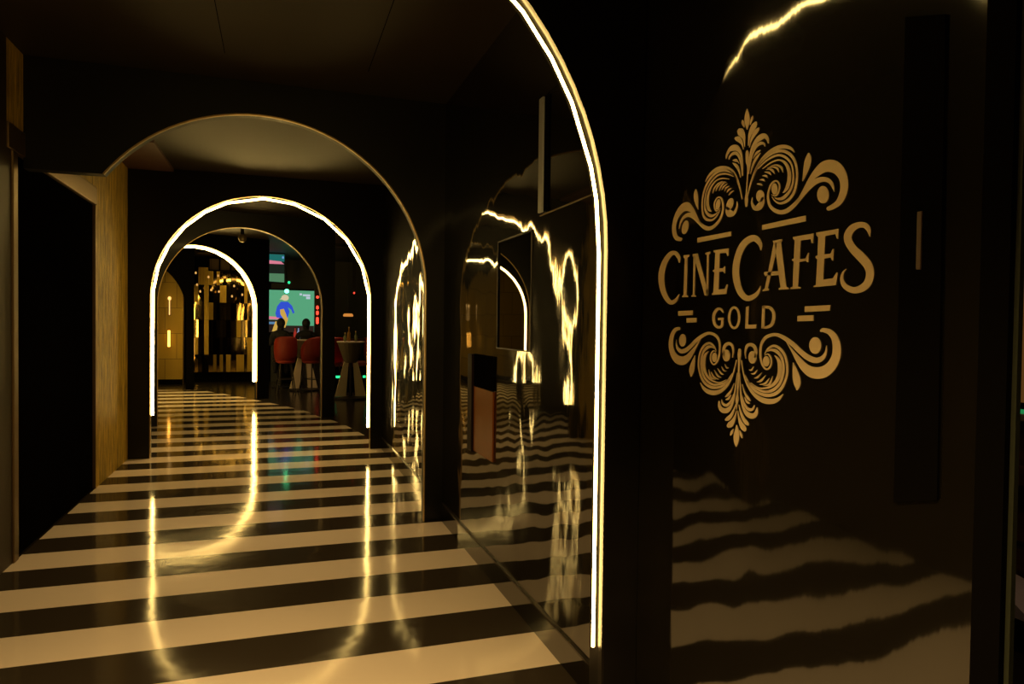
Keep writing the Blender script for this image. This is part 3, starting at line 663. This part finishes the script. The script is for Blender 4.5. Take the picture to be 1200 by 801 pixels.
for x, y, lb in ((.08, 16.72, 'dark stool under the left seated person'), (.64, 16.92, 'dark stool under the right seated person')):
    t = thing('bar_stool', lb, 'bar stool', (x, y, 0), 0, 'dark stools under the guests')
    obj('seat', lathe(bmesh.new(), [(.15, .58), (.18, .6), (.18, .63), (.15, .64)], n=18), m_dkmetal, t)
    obj('stool_post', tube(bmesh.new(), [(0, 0, .02), (0, 0, .58)], .03, 8), m_dkmetal, t); obj('stool_base', lathe(bmesh.new(), [(.2, 0), (.2, .02), (.04, .04)], n=18), m_dkmetal, t)
# dark counter behind the guests
t = thing('bar_counter', 'long dark bar counter under the television', 'counter', (1.4, 18.0, 0))
obj('counter_body', bx(-1.4, 1.8, 0, .4, 0, 1.05, .01), m_black, t); obj('countertop', bx(-1.45, 1.85, -.08, .42, 1.05, 1.10, .01), principled('counter_red', (.12, .03, .015), .4), t)
def small(x, c, s_, label):
    t = thing('bottle', label, 'bottle', (x, 18.05, 1.10), 0, 'bottles on the bar counter')
    obj('bottle_body', lathe(bmesh.new(), [(.03, 0), (.035, .01), (.035, .14), (.013, .2), (.013, .26)], n=12), emit('backlit_'+label.split()[0], c, s_), t)  # backlight painted in: the bottle body emits its own glow
    obj('bottle_cap', lathe(bmesh.new(), [(.015, .26), (.015, .285), (.01, .29)], n=8), m_dkmetal, t)
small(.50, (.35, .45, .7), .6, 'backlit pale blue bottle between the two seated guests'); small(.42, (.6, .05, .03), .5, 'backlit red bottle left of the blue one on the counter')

# ---------------------------------------------------------------- lounge seen past the green glass edge
t = thing('light_backdrop', 'lit display glowing blue above and orange below at the right edge', 'display', (3.62, 2.2, 1.10))  # glowing backdrop added for the coloured light of the room beyond
m_disp = emit('display', (1, 1, 1), .35); nt = m_disp.node_tree; N, L = nt.nodes, nt.links
tc = N.new('ShaderNodeTexCoord'); sp_ = N.new('ShaderNodeSeparateXYZ'); L.new(tc.outputs['Object'], sp_.inputs[0])
mr = N.new('ShaderNodeMapRange'); mr.inputs[1].default_value = 0; mr.inputs[2].default_value = 1.65; L.new(sp_.outputs['Z'], mr.inputs[0])
cr = N.new('ShaderNodeValToRGB'); L.new(mr.outputs[0], cr.inputs[0]); cr.color_ramp.elements[0].color = (.24, .10, .02, 1); cr.color_ramp.elements[0].position = .3
cr.color_ramp.elements[1].color = (.10, .17, .28, 1); cr.color_ramp.elements[1].position = .7
L.new(cr.outputs[0], [n_ for n_ in N if n_.type == 'EMISSION'][0].inputs[0])
obj('backdrop_face', bx(-.03, 0, -1.3, 1.3, 0, 1.65), m_disp, t); obj('backdrop_frame', bx(0, .05, -1.35, 1.35, -.03, 1.68, .004), m_black, t)
t = thing('lounge_counter', 'dark wooden counter with a green lit edge at the right border', 'counter', (3.6, 2.2, 0))
m_dwood = principled('dark_wood', (.12, .05, .02), .45); vary(m_dwood, noise(m_dwood, 1, 4, (2, 2, 20)).outputs[0], (.07, .028, .012), (.2, .085, .035))
obj('counter_body', bx(-.10, .3, -1.3, 1.3, 0, 1.02, .005), m_dwood, t); obj('countertop', bx(-.14, .3, -1.32, 1.32, 1.02, 1.055, .005), m_pale, t)
obj('edge_light', bx(-.12, -.10, -1.3, 1.3, 1.056, 1.075), emit('edge_green', (.03, .4, .12), .5), t)
obj('shelf_board', bx(-.16, -.10, -1.3, 1.3, .70, .80, .01), m_dwood, t); obj('foot_rail', tube(bmesh.new(), [(-.2, -1.3, .43), (-.2, 1.3, .43)], .02, 8), m_dkmetal, t)
t = thing('low_stand', 'small white pointed stand on the floor at the lower right border', 'stand', (3.3, 2.32, 0))
bm = bmesh.new(); prism(bm, [(-.18, .16), (.18, .16), (.18, .30), (-.05, .25)], lambda u, v, d: (d, u, v), -.12, .12); obj('stand_top', bm, principled('white_card', (.6, .55, .5), .6), t)
obj('stand_foot', lathe(bmesh.new(), [(.10, 0), (.10, .02), (.03, .04), (.03, .17)], n=14), m_dkmetal, t)
struct('wall_lounge_side', bx(5.0, 5.2, -3, 4.5, 0, ZC), m_black)

# round fittings added around the fill lights
for x, y, z, r_, lb in ((-.2, 3.25, 3.0, .14, 'round ceiling lamp between the nearest arch and the brass-rimmed one'), (-.2, 5.5, 3.0, .14, 'round ceiling lamp just behind the brass-rimmed arch'), (-.5, 8.75, 3.0, .14, 'round ceiling lamp just behind the fully glowing arch'),
    (-.35, .55, 3.0, .2, 'round ceiling lamp over the corridor entrance'), (-2.3, 15.5, 3.02, .22, 'round ceiling lamp before the far gold wall'),
                    (-1.5, 17.3, 3.02, .22, 'round ceiling lamp before the mirror tiles'), (1.2, 14.6, 3.02, .17, 'round ceiling lamp over the bar tables'), (2.6, 1.4, 2.9, .17, 'round ceiling lamp in the side lounge')):
    t = thing('added_fill_lamp', lb, 'ceiling lamp', (x, y, z+.015))
    obj('lamp_housing', lathe(bmesh.new(), [(r_, 0), (r_+.02, .01), (r_+.02, ZC-z-.016)], n=28), m_dkmetal, t)
